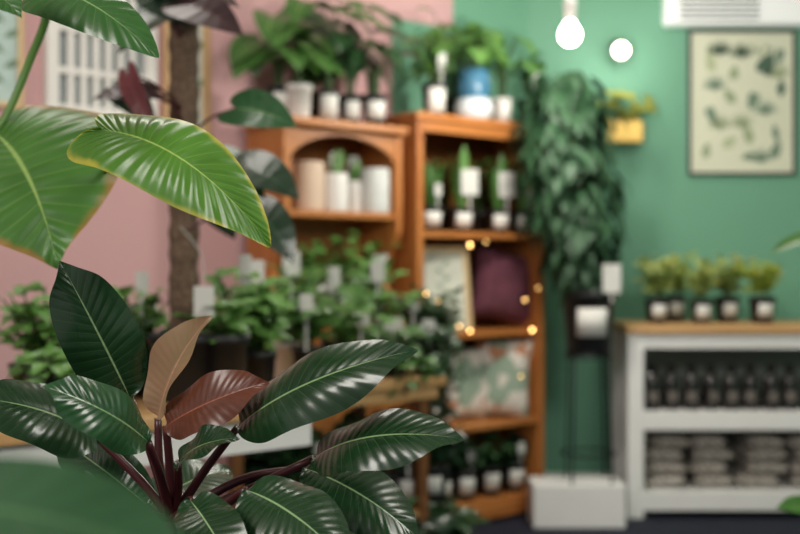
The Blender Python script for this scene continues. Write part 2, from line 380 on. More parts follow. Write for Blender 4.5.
b=MB(); b.box((.03,HD-.012,.05),(HW-.03,HD-.001,HH-.03)); b.obj('back_panel',wood('8f5229','a96d38',axis=2),e,smooth=False)
for z in (1.315,):
    b=MB(); b.box((.03,.05,z-.025),(HW-.03,HD-.012,z)); b.obj('shelf',M_pine,e,smooth=False,bevel=.003)
b=MB(); b.box((.03,.0,.86),(HW-.03,HD-.012,.89)); b.obj('counter',M_pine,e,smooth=False,bevel=.003)
for xa,xb in ((.034,HW/2-.003),(HW/2+.003,HW-.034)):
    b=MB(); b.box((xa,.0,.08),(xb,.02,.855)); b.box((xa+.05,-.008,.14),(xb-.05,0.001,.8)); d=b.obj('door',M_pinev,e,smooth=False,bevel=.004)
    b=MB(); kx=(xb-.025 if xa<.1 else xa+.025); b.lathe([(0,0),(.012,.002),(.014,.012),(.008,.02),(.006,.026)],n=12,M=Matrix.Translation((kx,-.026,.5))@Matrix.Rotation(-math.pi/2,4,'X')); b.obj('knob',M_metal,d)
def ht(px,y=.13):
    p=HF+Bk*y; r=(px-400)/F; return (p.y*r-p.x)/(U.x-U.y*r)
def hp(px,y,z): p=HF+Bk*y+U*ht(px,y); p.z=z; return p
# ---- bookcase top
plant(bp(434,.10,BH),.052,.14,kind='bushy',fh=.34,sp=.13,n=70,LL=.09,LW=.03,lm=L_light,lab=(.04,.05),tg=(0,-.05,.12,.19,.035,.08),label='leafy green plant in black pot with white label',back=.2)
plant(bp(502,.11,BH),.045,.12,pm=M_white,kind='heart',fh=.34,sp=.15,n=14,LL=.13,LW=.05,lm=L_light,lab=(.03,.04),label='heart-leaved plant in white pot on bookcase top',back=.17)
plant(bp(529,.11,BH),.054,.13,kind='bushy',fh=.25,sp=.1,n=50,LL=.08,LW=.025,lm=L_mid,lab=(.036,.045),tg=(0,-.05,.12,.18,.04,.07),label='bushy plant in black pot with tall white tag',back=.17)
plant(bp(456,.22,BH),.045,.12,kind='heart',fh=.36,sp=.14,n=12,LL=.13,LW=.05,lm=L_mid,lab=None,label='mid green heart-leaved plant on bookcase top',back=.09)
e=root('vase',bp(474,.09,BH),'blue and white glazed vase holding a plant','vase')
b=MB(); b.lathe([(0,0),(.05,0),(.075,.02),(.085,.05),(.078,.09),(.062,.1)],mi=0); b.lathe([(.062,.1),(.066,.11),(.072,.14),(.07,.19),(.062,.225),(.05,.225),(.05,.2),(0,.2)],mi=1); b.obj('vase_body',[mat('dfe6ea',.25,.05),mat('4b86a8',.25,.35,25)],e)
lf,sm=foliage('heart',.22,.16,12,.12,.045,77,.2); lf.obj('foliage',L_light,e); sm.obj('stems',M_stem,e)
# ---- bookcase shelf 4 (upper)
for i,px in enumerate((430,461,498,522)):
    plant(bp(px,.10,SZ[3]),.054,.105,kind='strap',fh=[.24,.29,.27,.26][i],sp=.12,n=15,LL=.1,LW=.018,lm=[L_mid,L_light,L_mid,L_light][i],lab=(.038,.03),back=.17,
      tg=(0,-.055,.09,.16,.075,.11) if i in(1,2) else (0,-.05,.09,.15,.03,.05),group='labelled pots on the bookcase shelf',label='upright strappy plant in black pot with white labels')
for px in (445,480,512):
    plant(bp(px,.23,SZ[3]),.045,.1,kind='bushy',fh=.28,sp=.08,n=45,LL=.07,LW=.02,lm=L_mid,lab=None,back=.045,group='plants at the back of the shelf',label='mid green leafy plant at rear of bookcase shelf')
# ---- shelf 3
print_frame(bp(419,.10,SZ[2]+.001),ANG-.15,.26,.36,M_cream,mat('cdd0c2',.7,.05),fern,'small botanical print in pale frame leaning on shelf',fw=.02,tilt=-.12)
def pillow(name,loc,w,h,d,m,label,cat,rotz=0,tilt=0,group=None,rollr=0):
    b=MB(); n=14; vs=[];fs=[]
    for s_ in (1,-1):
        for i in range(n+1):
            for j in range(n+1):
                x=i/n*2-1;y=j/n*2-1; k=((1-x**4)*(1-y**4))**.5
                xx=x*(1-.09*(1-y*y)*abs(x)); yy=y*(1-.09*(1-x*x)*abs(y))
                vs.append((xx*w/2,s_*d/2*k,(yy+1)*h/2))
    K=(n+1)**2
    for i in range(n):
        for j in range(n):
            q=(i*(n+1)+j,(i+1)*(n+1)+j,(i+1)*(n+1)+j+1,i*(n+1)+j+1); fs.append(q[::-1]); fs.append(tuple(K+t for t in q))
    b.add(vs,fs); o=b.obj(name,m,loc=loc); o.rotation_euler=(tilt,rollr,rotz); return tag(o,label,cat,group)
pillow('cushion',bp(500,.13,SZ[2]+.03),.33,.33,.14,mat('6b3a48',.9,.35,14,.3),'dark maroon fabric cushion propped on bookcase shelf','cushion',ANG-.25,-.1,rollr=.18)
mf,nt,bb=newmat('floral'); tcn=node(nt,'ShaderNodeTexCoord'); vo=node(nt,'ShaderNodeTexVoronoi'); vo.inputs['Scale'].default_value=16; nt.links.new(tcn.outputs['Object'],vo.inputs['Vector'])
cr=node(nt,'ShaderNodeValToRGB'); nt.links.new(vo.outputs['Color'],cr.inputs[0]); cr.color_ramp.interpolation='CONSTANT'
for i,(p,c) in enumerate(((0,'e6e0d6'),(.4,'9fb3a0'),(.55,'e9e2d8'),(.72,'c98f6e'),(.82,'5c7f78'),(.9,'efe9e0'))):
    el=cr.color_ramp.elements[i] if i<2 else cr.color_ramp.elements.new(p); el.position=p; el.color=lin(c)
nt.links.new(cr.outputs[0],bb.inputs['Base Color']); bb.inputs['Roughness'].default_value=.9
pillow('cushion',bp(499,.11,SZ[1]),.27,.36,.12,mf,'pale cushion with multicoloured leaf pattern on lower shelf','cushion',ANG-.55,-.06,rollr=.08)
pillow('cushion',bp(466,.16,SZ[1]),.22,.32,.09,mf,'pale patterned cushion beside another on lower shelf','cushion',ANG-.1,-.08)
plant(bp(437,.07,SZ[1]),.05,.1,kind='bushy',fh=.2,sp=.1,n=60,LL=.07,LW=.02,lm=L_dark,lab=(.03,.03),label='dark leafy plant beside patterned cushions',back=.15)
# ---- bottom shelf
for i,px in enumerate((440,464,489,513)):
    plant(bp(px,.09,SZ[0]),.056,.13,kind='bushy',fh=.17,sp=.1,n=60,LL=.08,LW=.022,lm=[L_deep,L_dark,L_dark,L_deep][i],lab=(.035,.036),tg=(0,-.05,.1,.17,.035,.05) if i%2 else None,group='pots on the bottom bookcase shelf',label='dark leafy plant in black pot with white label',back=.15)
# ---- string lights
e=root('string_lights',bp(428,-.03,SZ[3]-.01),'warm fairy light string draped over bookcase front','string lights')
pts=[(456,243),(470,245),(486,242),(512,250),(534,262),(538,288),(525,300),(532,330),(521,376)]
pts2=[(456,243),(430,256),(424,276),(426,294),(438,300),(459,326),(470,331)]
lit={(470,245),(486,242),(538,288),(525,300),(521,376),(426,294),(438,300),(459,326),(532,330),(470,331)}
def bfront(px,py,y=-.03):
    q=FL+Bk*y+U*bt(px,y); q.z=CH-(py-267)/F*q.y; return q
for k,ps in enumerate((pts,pts2)):
    W=[bfront(*p)-e.location for p in ps]
    b=MB(); b.tube(W,.0015,n=5); b.obj('wire',M_metal,e)
    for i,p in enumerate(W):
        if ps[i] not in lit: continue
        b=MB(); s_=[.005,.0065,.004][i%3]; b.lathe([(0,-s_),(s_*.7,-s_*.7),(s_,0),(s_*.7,s_*.7),(0,s_)],n=10,c=tuple(p)); b.obj('bulb',mat('ffc878',.4,0,emit=[10,15,8][(i+k)%3]),e)
# ---- hutch top plants
for (px,y,pm,kind,fh,sp,n,LL,LW,lm,lab,bk) in (
  (279,.14,M_black,'heart',.28,.17,12,.17,.07,L_mid,(.03,.035),.16),
  (299,.07,M_white,'heart',.26,.14,9,.14,.055,L_mid,None,.22),
  (327,.12,M_black,'heart',.36,.2,14,.18,.075,L_mid,(.036,.045),.17),
  (350,.14,M_black,'heart',.34,.19,13,.17,.07,L_dark,(.03,.035),.16),
  (374,.08,M_black,'heart',.24,.16,13,.12,.045,L_dark,(.036,.035),.22),
  (310,.21,M_black,'bushy',.34,.15,60,.1,.03,L_mid,None,.1)):
    plant(hp(px,y,HH),.05,.125,pm=pm,kind=kind,fh=fh,sp=sp,n=n,LL=LL,LW=LW,lm=lm,lab=lab,label='%s plant in %s pot on top of hutch'%('large heart-leaved' if kind=='heart' else 'mid green bushy','white' if pm is M_white else 'black'),group='plants on top of the hutch',back=bk)
def emptypot(loc,r,h,m,kind,label,ribs=False,name='ceramic_pot'):
    e=root(name,loc,label,'plant pot'); pot_parts(e,r,h,m,kind)
    return e
emptypot(hp(309,.13,1.315),.06,.19,M_beige,'cyl','tall blush ceramic planter in hutch niche')
plant(hp(336,.1,1.315),.048,.15,pm=M_white,pk='cyl',kind='strap',fh=.12,sp=.08,n=7,LL=.05,LW=.012,lm=L_light,lab=None,tg=(0,-.02,.13,.17,.04,.06),label='white ceramic pot with small plant and tag')
plant(hp(354,.17,1.315),.045,.13,pm=M_white,pk='cyl',kind='strap',fh=.14,sp=.08,n=7,LL=.05,LW=.012,lm=L_light,lab=None,tg=(0,-.02,.11,.17,.04,.06),label='small white pot with sprouting plant in niche')
emptypot(hp(375,.11,1.315),.058,.18,mat('d9dcd8',.7,.2,60),'cyl','tall textured white planter in hutch niche')
plant(hp(312,.09,.89),.062,.15,pm=M_white,pk='cyl',kind='bushy',fh=.18,sp=.12,n=50,LL=.07,LW=.022,lm=L_light,lab=None,label='white ceramic pot with light green plant',back=.17)
plant(hp(342,.12,.89),.055,.12,kind='bushy',fh=.26,sp=.12,n=60,LL=.07,LW=.022,lm=L_light,label='light green bushy plant on hutch counter',back=.15)
plant(hp(374,.10,.89),.055,.12,kind='bushy',fh=.24,sp=.12,n=60,LL=.07,LW=.02,lm=L_light,tg=(0,-.04,.1,.19,.06,.07),label='light green plant with white tag',back=.17)
# ---------------------------------------------------------------- tables
def table(org,len_,dep,z,label,name='display_table',apron=.07,leg=.05,top=M_light,lm=M_metal,am=M_whitep,shelf=None,inset=0):
    e=root(name,V((org.x,org.y,0)),label,'table',rotz=ANG)
    b=MB(); b.box((-.02,-.02,z-.03),(len_+.02,dep+.02,z)); b.obj('table_top',top,e,smooth=False,bevel=.004)
    b=MB(); zz=z-.03
    b.box((0,.0,zz-apron),(len_,.02,zz)); b.box((0,dep-.02,zz-apron),(len_,dep,zz)); b.box((0,.02,zz-apron),(.02,dep-.02,zz)); b.box((len_-.02,.02,zz-apron),(len_,dep-.02,zz))
    b.obj('apron',am,e,smooth=False)
    for x in (.021+inset,len_-leg-.021-inset):
        for y in (.021,dep-leg-.021):
            b=MB(); b.box((x,y,0),(x+leg,y+leg,zz)); b.obj('leg',lm,e,smooth=False,bevel=.004)
    if shelf:
        b=MB(); b.box((.03,.03,shelf-.02),(len_-.03,dep-.03,shelf)); b.obj('shelf',top,e,smooth=False)
    return e
TE=V((-0.20,2.5,0)); TL=1.5; TA=TE-U*TL
table(TA,TL,.68,.8,'long display table with light wood top and white apron',leg=.035,inset=.25)
def tp(px,d,z=.8): q=at(px,267,d); q.z=z; return q
MA=V((-.47,3.08,0)); ML=.77
M_dwood=wood('6b4324','8a5a33')
table(MA,ML,.40,.75,'light wood display table holding crowded plants',am=M_light,apron=.04,leg=.035,lm=M_dwood,shelf=.32)
def mt(px,y): p=MA+Bk*y; r=(px-400)/F; return (p.y*r-p.x)/(U.x-U.y*r)
def mp_(px,y,z=.75):
    q=MA+Bk*y+U*mt(px,y); q.z=z; return q
plant(tp(42,2.32),.065,.1,kind='bushy',fh=.2,sp=.13,n=150,LL=.05,LW=.016,lm=L_light,lab=None,label='small-leaved light green bushy plant on display table')
plant(tp(52,2.20),.05,.09,kind='trail',fh=.08,sp=.1,n=96,LL=.045,LW=.015,lm=L_light,lab=None,label='low trailing light green plant on display table')
plant(tp(100,2.42),.06,.1,kind='bushy',fh=.13,sp=.11,n=70,LL=.07,LW=.022,lm=L_dark,lab=None,label='dark green bushy plant on display table')
plant(tp(145,2.60),.055,.1,kind='bushy',fh=.2,sp=.1,n=70,LL=.07,LW=.024,lm=L_light,lab=None,tg=(.0,-.03,.1,.24,.03,.05),label='light green leafy plant with white tag')
plant(tp(226,2.5),.052,.15,kind='bushy',fh=.1,sp=.08,n=40,LL=.07,LW=.024,lm=L_light,lab=None,label='low leafy plant in deep black pot')
plant(tp(240,2.72),.055,.1,kind='bushy',fh=.24,sp=.12,n=90,LL=.07,LW=.024,lm=L_light,lab=None,tg=(.02,-.05,.1,.26,.03,.07),label='light green spreading plant with white tag')
plant(tp(258,2.64),.045,.1,kind='bushy',fh=.2,sp=.12,n=90,LL=.07,LW=.022,lm=L_light,lab=None,label='light green leafy plant on table corner')
for (px,y,kind,fh,sp,n,LL,LW,lm,pm,tg_) in (
  (258,.09,'bushy',.26,.12,80,.07,.02,L_light,M_black,(0,-.05,.1,.3,.05,.07)),
  (287,.28,'bushy',.3,.12,80,.08,.026,L_light,M_white,(.02,-.06,.1,.32,.055,.08)),
  (308,.09,'bushy',.2,.12,70,.08,.025,L_mid,M_black,(0,-.06,.1,.22,.04,.05)),
  (335,.28,'heart',.28,.13,12,.1,.04,L_mid,M_black,(0,-.06,.1,.27,.04,.08)),
  (352,.09,'bushy',.18,.12,80,.07,.02,L_light,M_black,(.03,-.06,.1,.17,.05,.04)),
  (378,.29,'bushy',.28,.12,80,.07,.022,L_light,M_black,(0,-.06,.1,.3,.045,.07)),
  (393,.09,'trail',.2,.14,96,.05,.018,L_mid,M_black,(0,-.06,.1,.15,.06,.04)),
  (413,.28,'bushy',.2,.12,80,.06,.018,L_dark,M_black,(0,-.06,.1,.2,.04,.05)),
  (428,.10,'trail',.22,.12,96,.055,.018,L_dark,M_black,(.0,-.06,.1,.13,.04,.05)),
  (440,.25,'bushy',.2,.12,80,.07,.02,L_dark,M_black,None)):
    plant(mp_(px,y),.05,.11,pm=pm,kind=kind,fh=fh,sp=sp,n=n,LL=LL,LW=LW,lm=lm,lab=None,tg=tg_,group='crowded plants on the display table',label='%s leafy plant in %s pot among crowded display'%('light green' if lm is L_light else 'mid green' if lm is L_mid else 'dark green','white' if pm is M_white else 'black'))
for i,px in enumerate((262,292,322,352,382,408,432)):
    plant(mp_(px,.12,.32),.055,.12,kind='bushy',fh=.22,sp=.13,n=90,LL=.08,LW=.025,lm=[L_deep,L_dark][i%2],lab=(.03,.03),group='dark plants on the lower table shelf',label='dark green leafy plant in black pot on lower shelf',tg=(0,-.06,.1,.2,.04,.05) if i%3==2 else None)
for i,(px,d) in enumerate(((238,2.92),(285,3.02),(330,3.18),(372,3.32),(412,3.5),(446,3.75))):
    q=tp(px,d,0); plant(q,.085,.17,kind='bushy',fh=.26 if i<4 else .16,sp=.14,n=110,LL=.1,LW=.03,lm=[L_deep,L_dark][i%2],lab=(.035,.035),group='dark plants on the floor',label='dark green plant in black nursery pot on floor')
# ---------------------------------------------------------------- plinth, stand, tall climbing plant
b=MB(); b.box((0,0,0),(.39,.21,.012+.17)); 
tag(b.obj('display_plinth',M_whitep,loc=(.56,4.67,0),smooth=False,bevel=.006),'low white box plinth under a wire plant stand','plinth')
px_,py_=.81,4.775; zt=.182
e=root('plant_stand',(px_,py_,zt),'tall black wire plant stand with ring top','plant stand')
for k in range(4):
    a_=math.pi/4+k*math.pi/2; c,s=math.cos(a_),math.sin(a_)
    b=MB(); b.tube([(c*.12,s*.12,0),(c*.1,s*.1,.55)],.005,sm=False); b.obj('leg',M_metal,e)
for z,r in ((.53,.102),(.12,.117)):
    b=MB(); b.tube([(r*math.cos(i*math.pi/12),r*math.sin(i*math.pi/12),z) for i in range(25)],.004,sm=False,n=6,caps=False); b.obj('ring',M_metal,e)
b=MB(); b.lathe([(0,.54),(.1,.54),(.1,.55),(0,.55)],n=24); b.obj('tray',M_metal,e)
e=root('climbing_plant',(px_,py_,zt+.55),'tall dense dark climbing plant in black pot on stand','potted plant')
pot_parts(e,.118,.27,M_black,'nursery',(.065,.06),0,.5)
b=MB(); b.tube([(0,0,.2),(-.03,0,.7),(-.05,0,1.14)],.022); b.obj('moss_pole',M_coir,e)
R=random.Random(5); lf=MB(); sm=MB()
NL=900
for i in range(NL):
    q=(i+.5)/NL; z=.30+.88*q; cxo=-.015-.085*min(1,q*1.6); rad=.07+.135*min(1,(q+.05)*2.6)*(1 if q<.82 else max(.25,1-(q-.82)*3.6)); az=R.uniform(0,6.28); rr=rad*R.uniform(.3,1); dr=V((math.cos(az),math.sin(az),0))
    p=V((cxo,0,0))+dr*rr+Z*(z+R.uniform(-.03,.03)); lf.leaf(p,p+(dr*.35+Z*-1+V((R.uniform(-.4,.4),R.uniform(-.4,.1),0))).normalized()*R.uniform(.08,.13),R.uniform(.016,.026),dr+Z*.4,'ovate',.2,.12,rows=6,cols=2)
    if i%6==0: sm.tube([V((cxo,0,z-.03)),V((cxo,0,0))+dr*rr*.5+Z*(z+.03),p],.003,.002,n=5)
lf.obj('foliage',leafmat('2d5234','4a6f4a',rough=.5,coat=0),e); sm.obj('stems',M_stem,e)
tagpart(e,.075,-.13,.22,.26,.075,.12)
# ---------------------------------------------------------------- white bench at the green wall
BX=.995;BY=4.85;BL=1.25;BDp=.4
e=root('shelving_bench',(BX,BY,0),'white wooden shelving bench with light wood top','bench')
b=MB(); b.box((-.01,-.02,.81),(BL+.01,BDp,.85)); b.obj('bench_top',M_light,e,smooth=False,bevel=.004)
for x in (0,BL-.07):
    for y in (0,BDp-.07):
        b=MB(); b.box((x,y,0),(x+.07,y+.07,.81)); b.obj('leg',M_whitep,e,smooth=False,bevel=.004)
b=MB(); b.box((.07,.005,.745),(BL-.07,.025,.81)); b.obj('apron',M_whitep,e,smooth=False)
for z in (.467,.115):
    b=MB(); b.box((.07,.005,z-.08),(BL-.07,.03,z)); b.box((.07,.03,z-.02),(BL-.07,BDp-.02,z)); b.obj('shelf',M_whitep,e,smooth=False,bevel=.002)
b=MB(); b.box((.07,BDp-.02,.1),(BL-.07,BDp-.008,.8)); b.obj('back_panel',mat('8d9690',.7,.05),e,smooth=False)
def bottle():
    e=root('bottle',(0,0,0),'dark glass bottle with small label on bench shelf','bottle','dark bottles on the bench shelf')
    b=MB(); b.lathe([(0,0),(.036,0),(.039,.006),(.039,.13),(.032,.15),(.015,.165),(.014,.175)],n=20); b.obj('bottle_body',mat('14100f',.2,.1,coat=.4),e)
    b=MB(); b.lathe([(.014,.17),(.019,.17),(.019,.2),(.0,.2)],n=16); b.obj('cap',mat('0e0e0f',.4,.05),e)
    b=MB(); b.lathe([(.0398,.04),(.0398,.085)],n=8,a0=-math.pi/2-.6,a1=-math.pi/2+.6); b.obj('bottle_label',mat('6f6862',.7,.1),e)
    return e
b0=bottle(); b0.location=(BX+.125,BY+.09,.467)
for i in range(1,12): copytree(b0,(BX+.125+.088*i,BY+.09+.01*(i%2),.467),(i*.37)%0.6-.3)
mb,nt,bb=newmat('bag'); tcn=node(nt,'ShaderNodeTexCoord'); vo=node(nt,'ShaderNodeTexVoronoi'); vo.inputs['Scale'].default_value=60; nt.links.new(tcn.outputs['Object'],vo.inputs['Vector'])
nt.links.new(mixc(nt,mth(nt,'MULTIPLY',vo.outputs['Distance'],1.3),lin('453c36'),lin('bdb6ae')),bb.inputs['Base Color']); bb.inputs['Roughness'].default_value=.18
R=random.Random(2)
for c in range(5):
    for k in range(4):
        o=pillow('substrate_bag',(BX+.19+c*.21+R.uniform(-.015,.015),BY+.345,.115+.033+k*.056),.165+R.uniform(0,.025),.28,.07,mb,'clear plastic bag of pale potting substrate','bag',0,0,'stacked substrate bags')
        o.rotation_euler=(math.pi/2,R.uniform(-.08,.08),R.uniform(-.1,.1))
for (px,d,s) in ((657,4.95,1),(674,5.12,1.05),(701,4.93,.95),(727,5.05,1.05),(762,4.95,1.08)):
    q=tp(px,d,.85); e=plant(q,.054*s,.11*s,kind='cane',fh=.17*s,sp=.09,n=40,LL=.08,LW=.024,lm=[L_lime,L_var][px%2],lab=(.03,.028),group='small plants on the bench top',label='small yellow-green plant in black pot with white label',tg=(0.03,.02,.1,.22,.03,.04) if px==674 else None)
    R=random.Random(px)
    for k in range(5):
        b=MB()
        c0=V((R.uniform(-.07,.07),R.uniform(-.06,.03),.2*s+R.uniform(-.02,.08)))
        b.lathe([(0,-.005),(.006,-.002),(.007,.004),(0,.008)],c=tuple(c0),n=8)
        for j in range(6):
            a2=j*1.05; b.leaf(c0,c0+V((math.cos(a2)*.022,math.sin(a2)*.022-.006,.02)),.008,(0,-.5,1),'ovate',.1,.1,rows=4,cols=1)
        b.obj('flower',L_fl,e)
e=root('wall_planter',(1.0,5.399,1.70),'brass wall pocket planter with yellow-green leaves','wall planter')
b=MB(); b.box((0,-.07,0),(.165,-.001,.012)); b.box((0,-.07,.012),(.165,-.062,.1));b.box((0,-.062,.012),(.008,-.001,.1));b.box((.157,-.062,.012),(.165,-.001,.1));b.box((.008,-.008,.012),(.157,-.001,.13)); b.obj('pocket',mat('d9b45e',.35,.1,metal=.4),e,smooth=False,bevel=.002)
lf=MB(); sm=MB(); R=random.Random(9)
for i in range(22):
    p=V((.03+.11*R.random(),-.035,.07)); q=p+V((R.uniform(-.1,.12),R.uniform(-.06,-.0),R.uniform(.05,.16))); sm.tube([p,(p+q)/2+Z*.02,q],.002,n=5); T=q+V((R.uniform(-.06,.08),-.03,R.uniform(-.04,.04))); lf.leaf(q,T,.026,(0,-.7,.7),'cord',.1,.1,rows=8,cols=2)
lf.obj('foliage',leafmat('bdbd4e','e0dc8c',trans=.3),e); sm.obj('stems',M_stem,e)
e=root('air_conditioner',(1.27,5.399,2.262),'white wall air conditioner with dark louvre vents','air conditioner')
b=MB(); b.box((0,-.085,0),(.95,-.001,.3)); b.obj('housing',mat('f2f3f2',.4,.02,emit=.2),e,smooth=False,bevel=.015)  # faint glow put into the casing to whiten it; no lamp inside
b=MB()
for i in range(6): b.box((.07,-.089,.022+i*.026),(.45,-.0852,.032+i*.026))
b.obj('vent',mat('5a625f',.5,.1),e,smooth=False)
def lamp_light(e,en,off):
    l=bpy.data.lights.new('lamp','POINT'); l.energy=en; l.color=(1,.95,.86); l.shadow_soft_size=.05; lo=bpy.data.objects.new('lamp_light',l); bpy.context.collection.objects.link(lo); lo.parent=e; lo.location=off
def pendant(loc,s,label,em,white):
    e=root('pendant_lamp',loc,label,'lamp'); x,y,z=loc
    b=MB(); pr=[(0,-.045*s),(.02*s,-.041*s),(.036*s,-.026*s),(.042*s,-.003*s),(.036*s,.02*s),(.022*s,.038*s),(.016*s,.052*s)]; b.lathe(pr,n=24); b.obj('bulb',mat('fff4e4',.3,0,emit=em),e)
    b=MB(); b.lathe([(.017*s,.05*s),(.024*s,.055*s),(.027*s,.13*s),(.01*s,.15*s),(0,.15*s)],n=20); b.obj('socket',M_white if white else M_metal,e)
    b=MB(); b.tube([(0,0,.148*s),(0,0,H-z)],.003,sm=False); b.obj('cord',M_white if white else M_metal,e)
    b=MB(); b.lathe([(.0,H-z),(.045,H-z-.001),(.045,H-z-.02),(.0,H-z-.03)],n=20); b.obj('ceiling_rose',M_white,e)
    lamp_light(e,26,(0,0,-.12*s))
pendant(tuple(at(570,34,4.1)),.92,'glowing white bulb hanging on a cord',30,True)
# small wall spotlight
q=at(622,47,5.26)
e=root('wall_spotlight',(q.x,5.399,q.z),'small lit spotlight on short arm fixed to green wall','lamp')
b=MB(); b.lathe([(0,0),(.03,0),(.03,.012),(0,.014)],n=20,M=Matrix.Translation((0,0,.03))@Matrix.Rotation(math.pi/2,4,'X')); b.obj('mount',M_metal,e)
b=MB(); b.tube([(0,-.01,.03),(0,-.04,.045),(0,-.07,.02)],.006); b.obj('arm',M_metal,e)
RX=Matrix.Translation((0,-.05,.005))@Matrix.Rotation(math.pi/2+.25,4,'X')
b=MB(); b.lathe([(0,0),(.026,0),(.034,.02),(.042,.075),(.039,.075),(.036,.068)],n=24,M=RX); b.obj('lamp_shade',mat('4a4f4c',.4,.1,metal=.3),e)
b=MB(); b.lathe([(.036,.066),(.025,.076),(0,.08)],n=20,M=RX); b.obj('bulb',mat('fff0da',.3,0,emit=12),e)
lamp_light(e,2.5,(0,-.2,-.03))
# ---------------------------------------------------------------- moss-pole plant on the front table
def world_leaf(e,Bp,T,hw,nh,m,shape,name='leaf',**k):
    b=MB(); b.leaf(Bp,T,hw,nh,shape,rows=k.pop('rows',44),cols=k.pop('cols',7),**k); return b.obj(name,m,e,origin=e.location)
def world_tube(e,pts,r0,r1,m,name='petiole'):
    b=MB(); b.tube(pts,r0,r1,n=10); return b.obj(name,m,e,origin=e.location)
PD=2.5; pb=tp(184,PD)
e=root('moss_pole_plant',pb,'dark-leaved climbing plant on brown coir pole in black pot','potted plant')
pot_parts(e,.08,.15,M_black)
top=at(184,12,PD).z-.8
zz=.1; pr=[]
while zz<top: pr+= [(.033+.0018*math.sin(zz*120)+.0012*math.sin(zz*57),zz)]; zz+=.008
pr=[(0,.1)]+pr+[(0,top)]; b=MB(); b.lathe(pr,n=20); b.obj('coir_pole',M_coir,e)
PK=dict(nv=9,bump=.12,vs=.12)
L_pd=leafmat('243d2a','3f5a42',rough=.3,coat=.3,**PK); L_pp=leafmat('3a2325','50302f',rough=.35,coat=.2,dark='231819',**PK); L_pg=leafmat('2f5a36','6a8c5c',rough=.28,coat=.35,**PK); L_pr=leafmat('6a3236','7c4a48',rough=.4,coat=.1,**PK)
def s_at(y): return at(184,y,PD)+V((0,-.03,0))
for (bx,by,tx,ty,hw,d,nh,m,sy,sh) in (
  (150,92,92,100,16,2.42,(0,-.7,.7),L_pp,120,'cord'),
  (128,75,158,134,13,2.38,(-.4,-.8,.2),L_pr,110,'cord'),
  (120,92,156,130,18,2.42,(.3,-.8,.4),L_pd,112,'cord'),
  (182,2,244,36,24,2.38,(.2,-.9,.4),L_pp,40,'cord'),
  (172,-10,240,8,26,2.44,(.2,-.6,.8),L_pp,30,'cord'),
  (165,15,118,55,22,2.5,(-.3,-.7,.7),L_pd,45,'cord'),
  (236,108,298,128,26,2.36,(.1,-.85,.5),L_pg,150,'cord'),
  (212,158,266,200,24,2.5,(.3,-.75,.5),L_pg,190,'cord'),
  (240,165,300,200,28,2.46,(.3,-.75,.6),L_pd,200,'cord'),
  (256,208,294,264,24,2.52,(.4,-.85,.3),L_pd,235,'cord'),
  (205,190,235,240,22,2.62,(0,-.8,.6),L_pd,215,'cord'),
  (150,-15,185,25,22,2.46,(-.3,-.8,.4),L_pd,35,'cord')):
    Bp=at(bx,by,d); T=at(tx,ty,d-.04); world_leaf(e,Bp,T,hw/F*d,nh,m,sh,fold=.12,arch=.09,rip=.0004,nv=9,rows=36,cols=6)
    s=s_at(sy); world_tube(e,[s,(s+Bp)/2+V((0,-.02,.015)),Bp],.0035,.0025,M_redstem)
b=MB(); q=at(204,300,2.4)-pb; b.box((q.x-.022,q.y,q.z-.035),(q.x+.022,q.y+.001,q.z+.03)); b.obj('plant_tag',M_tag,e,smooth=False)
b=MB(); b.tube([q+V((0,0,.028)),q+V((-.01,.02,.1)),V((.0,-.035,q.z+.16))],.001,n=5); b.obj('string',M_tag,e,smooth=False)
# ---------------------------------------------------------------- near plants
def stand(x,y,h,r,label):
    e=root('wooden_stool',(x,y,0),label,'stool')
    b=MB(); b.lathe([(0,h-.03),(r,h-.03),(r+.004,h-.02),(r+.004,h-.006),(r,h),(0,h)],n=32); b.obj('seat',M_light,e)
    for k in range(4):
        a_=math.pi/4+k*math.pi/2; b=MB(); b.tube([(r*.95*math.cos(a_),r*.95*math.sin(a_),0),(r*.6*math.cos(a_),r*.6*math.sin(a_),h-.03)],.013,.015,sm=False); b.obj('leg',M_light,e)
cx,cy=at(172,560,1.27).x,1.27
stand(cx,cy,.48,.13,'round light wooden stool under dark glossy plant')
e=root('rosette_plant',(cx,cy,.48),'glossy dark green plant with reddish new leaves','potted plant')
pot_parts(e,.11,.2,M_black)
crown=V((cx,cy,.70)); M_cr=mat('35231f',.5,.2)
b=MB(); b.tube([(cx,cy,.64),(cx+.004,cy,.72),at(170,520,1.27)],.016,.013,n=12); b.obj('stem',M_cr,e,origin=e.location)
GL=dict(nv=19,rough=.24,bump=.06,coat=.4,vs=.15)
L_g1=leafmat('1b3c1f','8fae7a',trans=.05,**GL,mid=.024,var=.4); L_g2=leafmat('2a5530','8fae7a',trans=.06,**GL,mid=.026,var=.3)
L_br=leafmat('6d3c2c','a8624c',nv=19,rough=.33,bump=.04,coat=.2,trans=.12,var=.4,vs=.12,mid=.026); L_nw=leafmat('b3786a','cf9484',nv=19,rough=.4,bump=.04,coat=.1,trans=.15,dark='6f7c4c',vs=.12,mid=.026)
def rl(bx,by,db,tx,ty,dt,hw,nh,m,fold=.18,arch=.08,asym=0,py0=520,px0=172,via=None,rip=.0002,wav=.005,pm=None,bend=0,curl=.0):
    Bp=at(bx,by,db);T=at(tx,ty,dt); world_leaf(e,Bp,T,hw/F*(db+dt)/2,nh,m,'ell',fold=fold,arch=arch,rip=rip,nv=19,wav=wav,asym=asym,rows=76,cols=9,bend=bend,curl=curl)
    s=at(px0,py0,1.27); v=at(*via) if via else (s+Bp)/2+V((0,0,-.01))
    world_tube(e,[s,v,Bp],.006,.0042,pm or M_redstem)
rl(130,398,1.27,62,265,1.22,38,(.35,-.9,.15),L_g1,.25,.05,via=(150,450,1.27),bend=-.0,curl=.2)
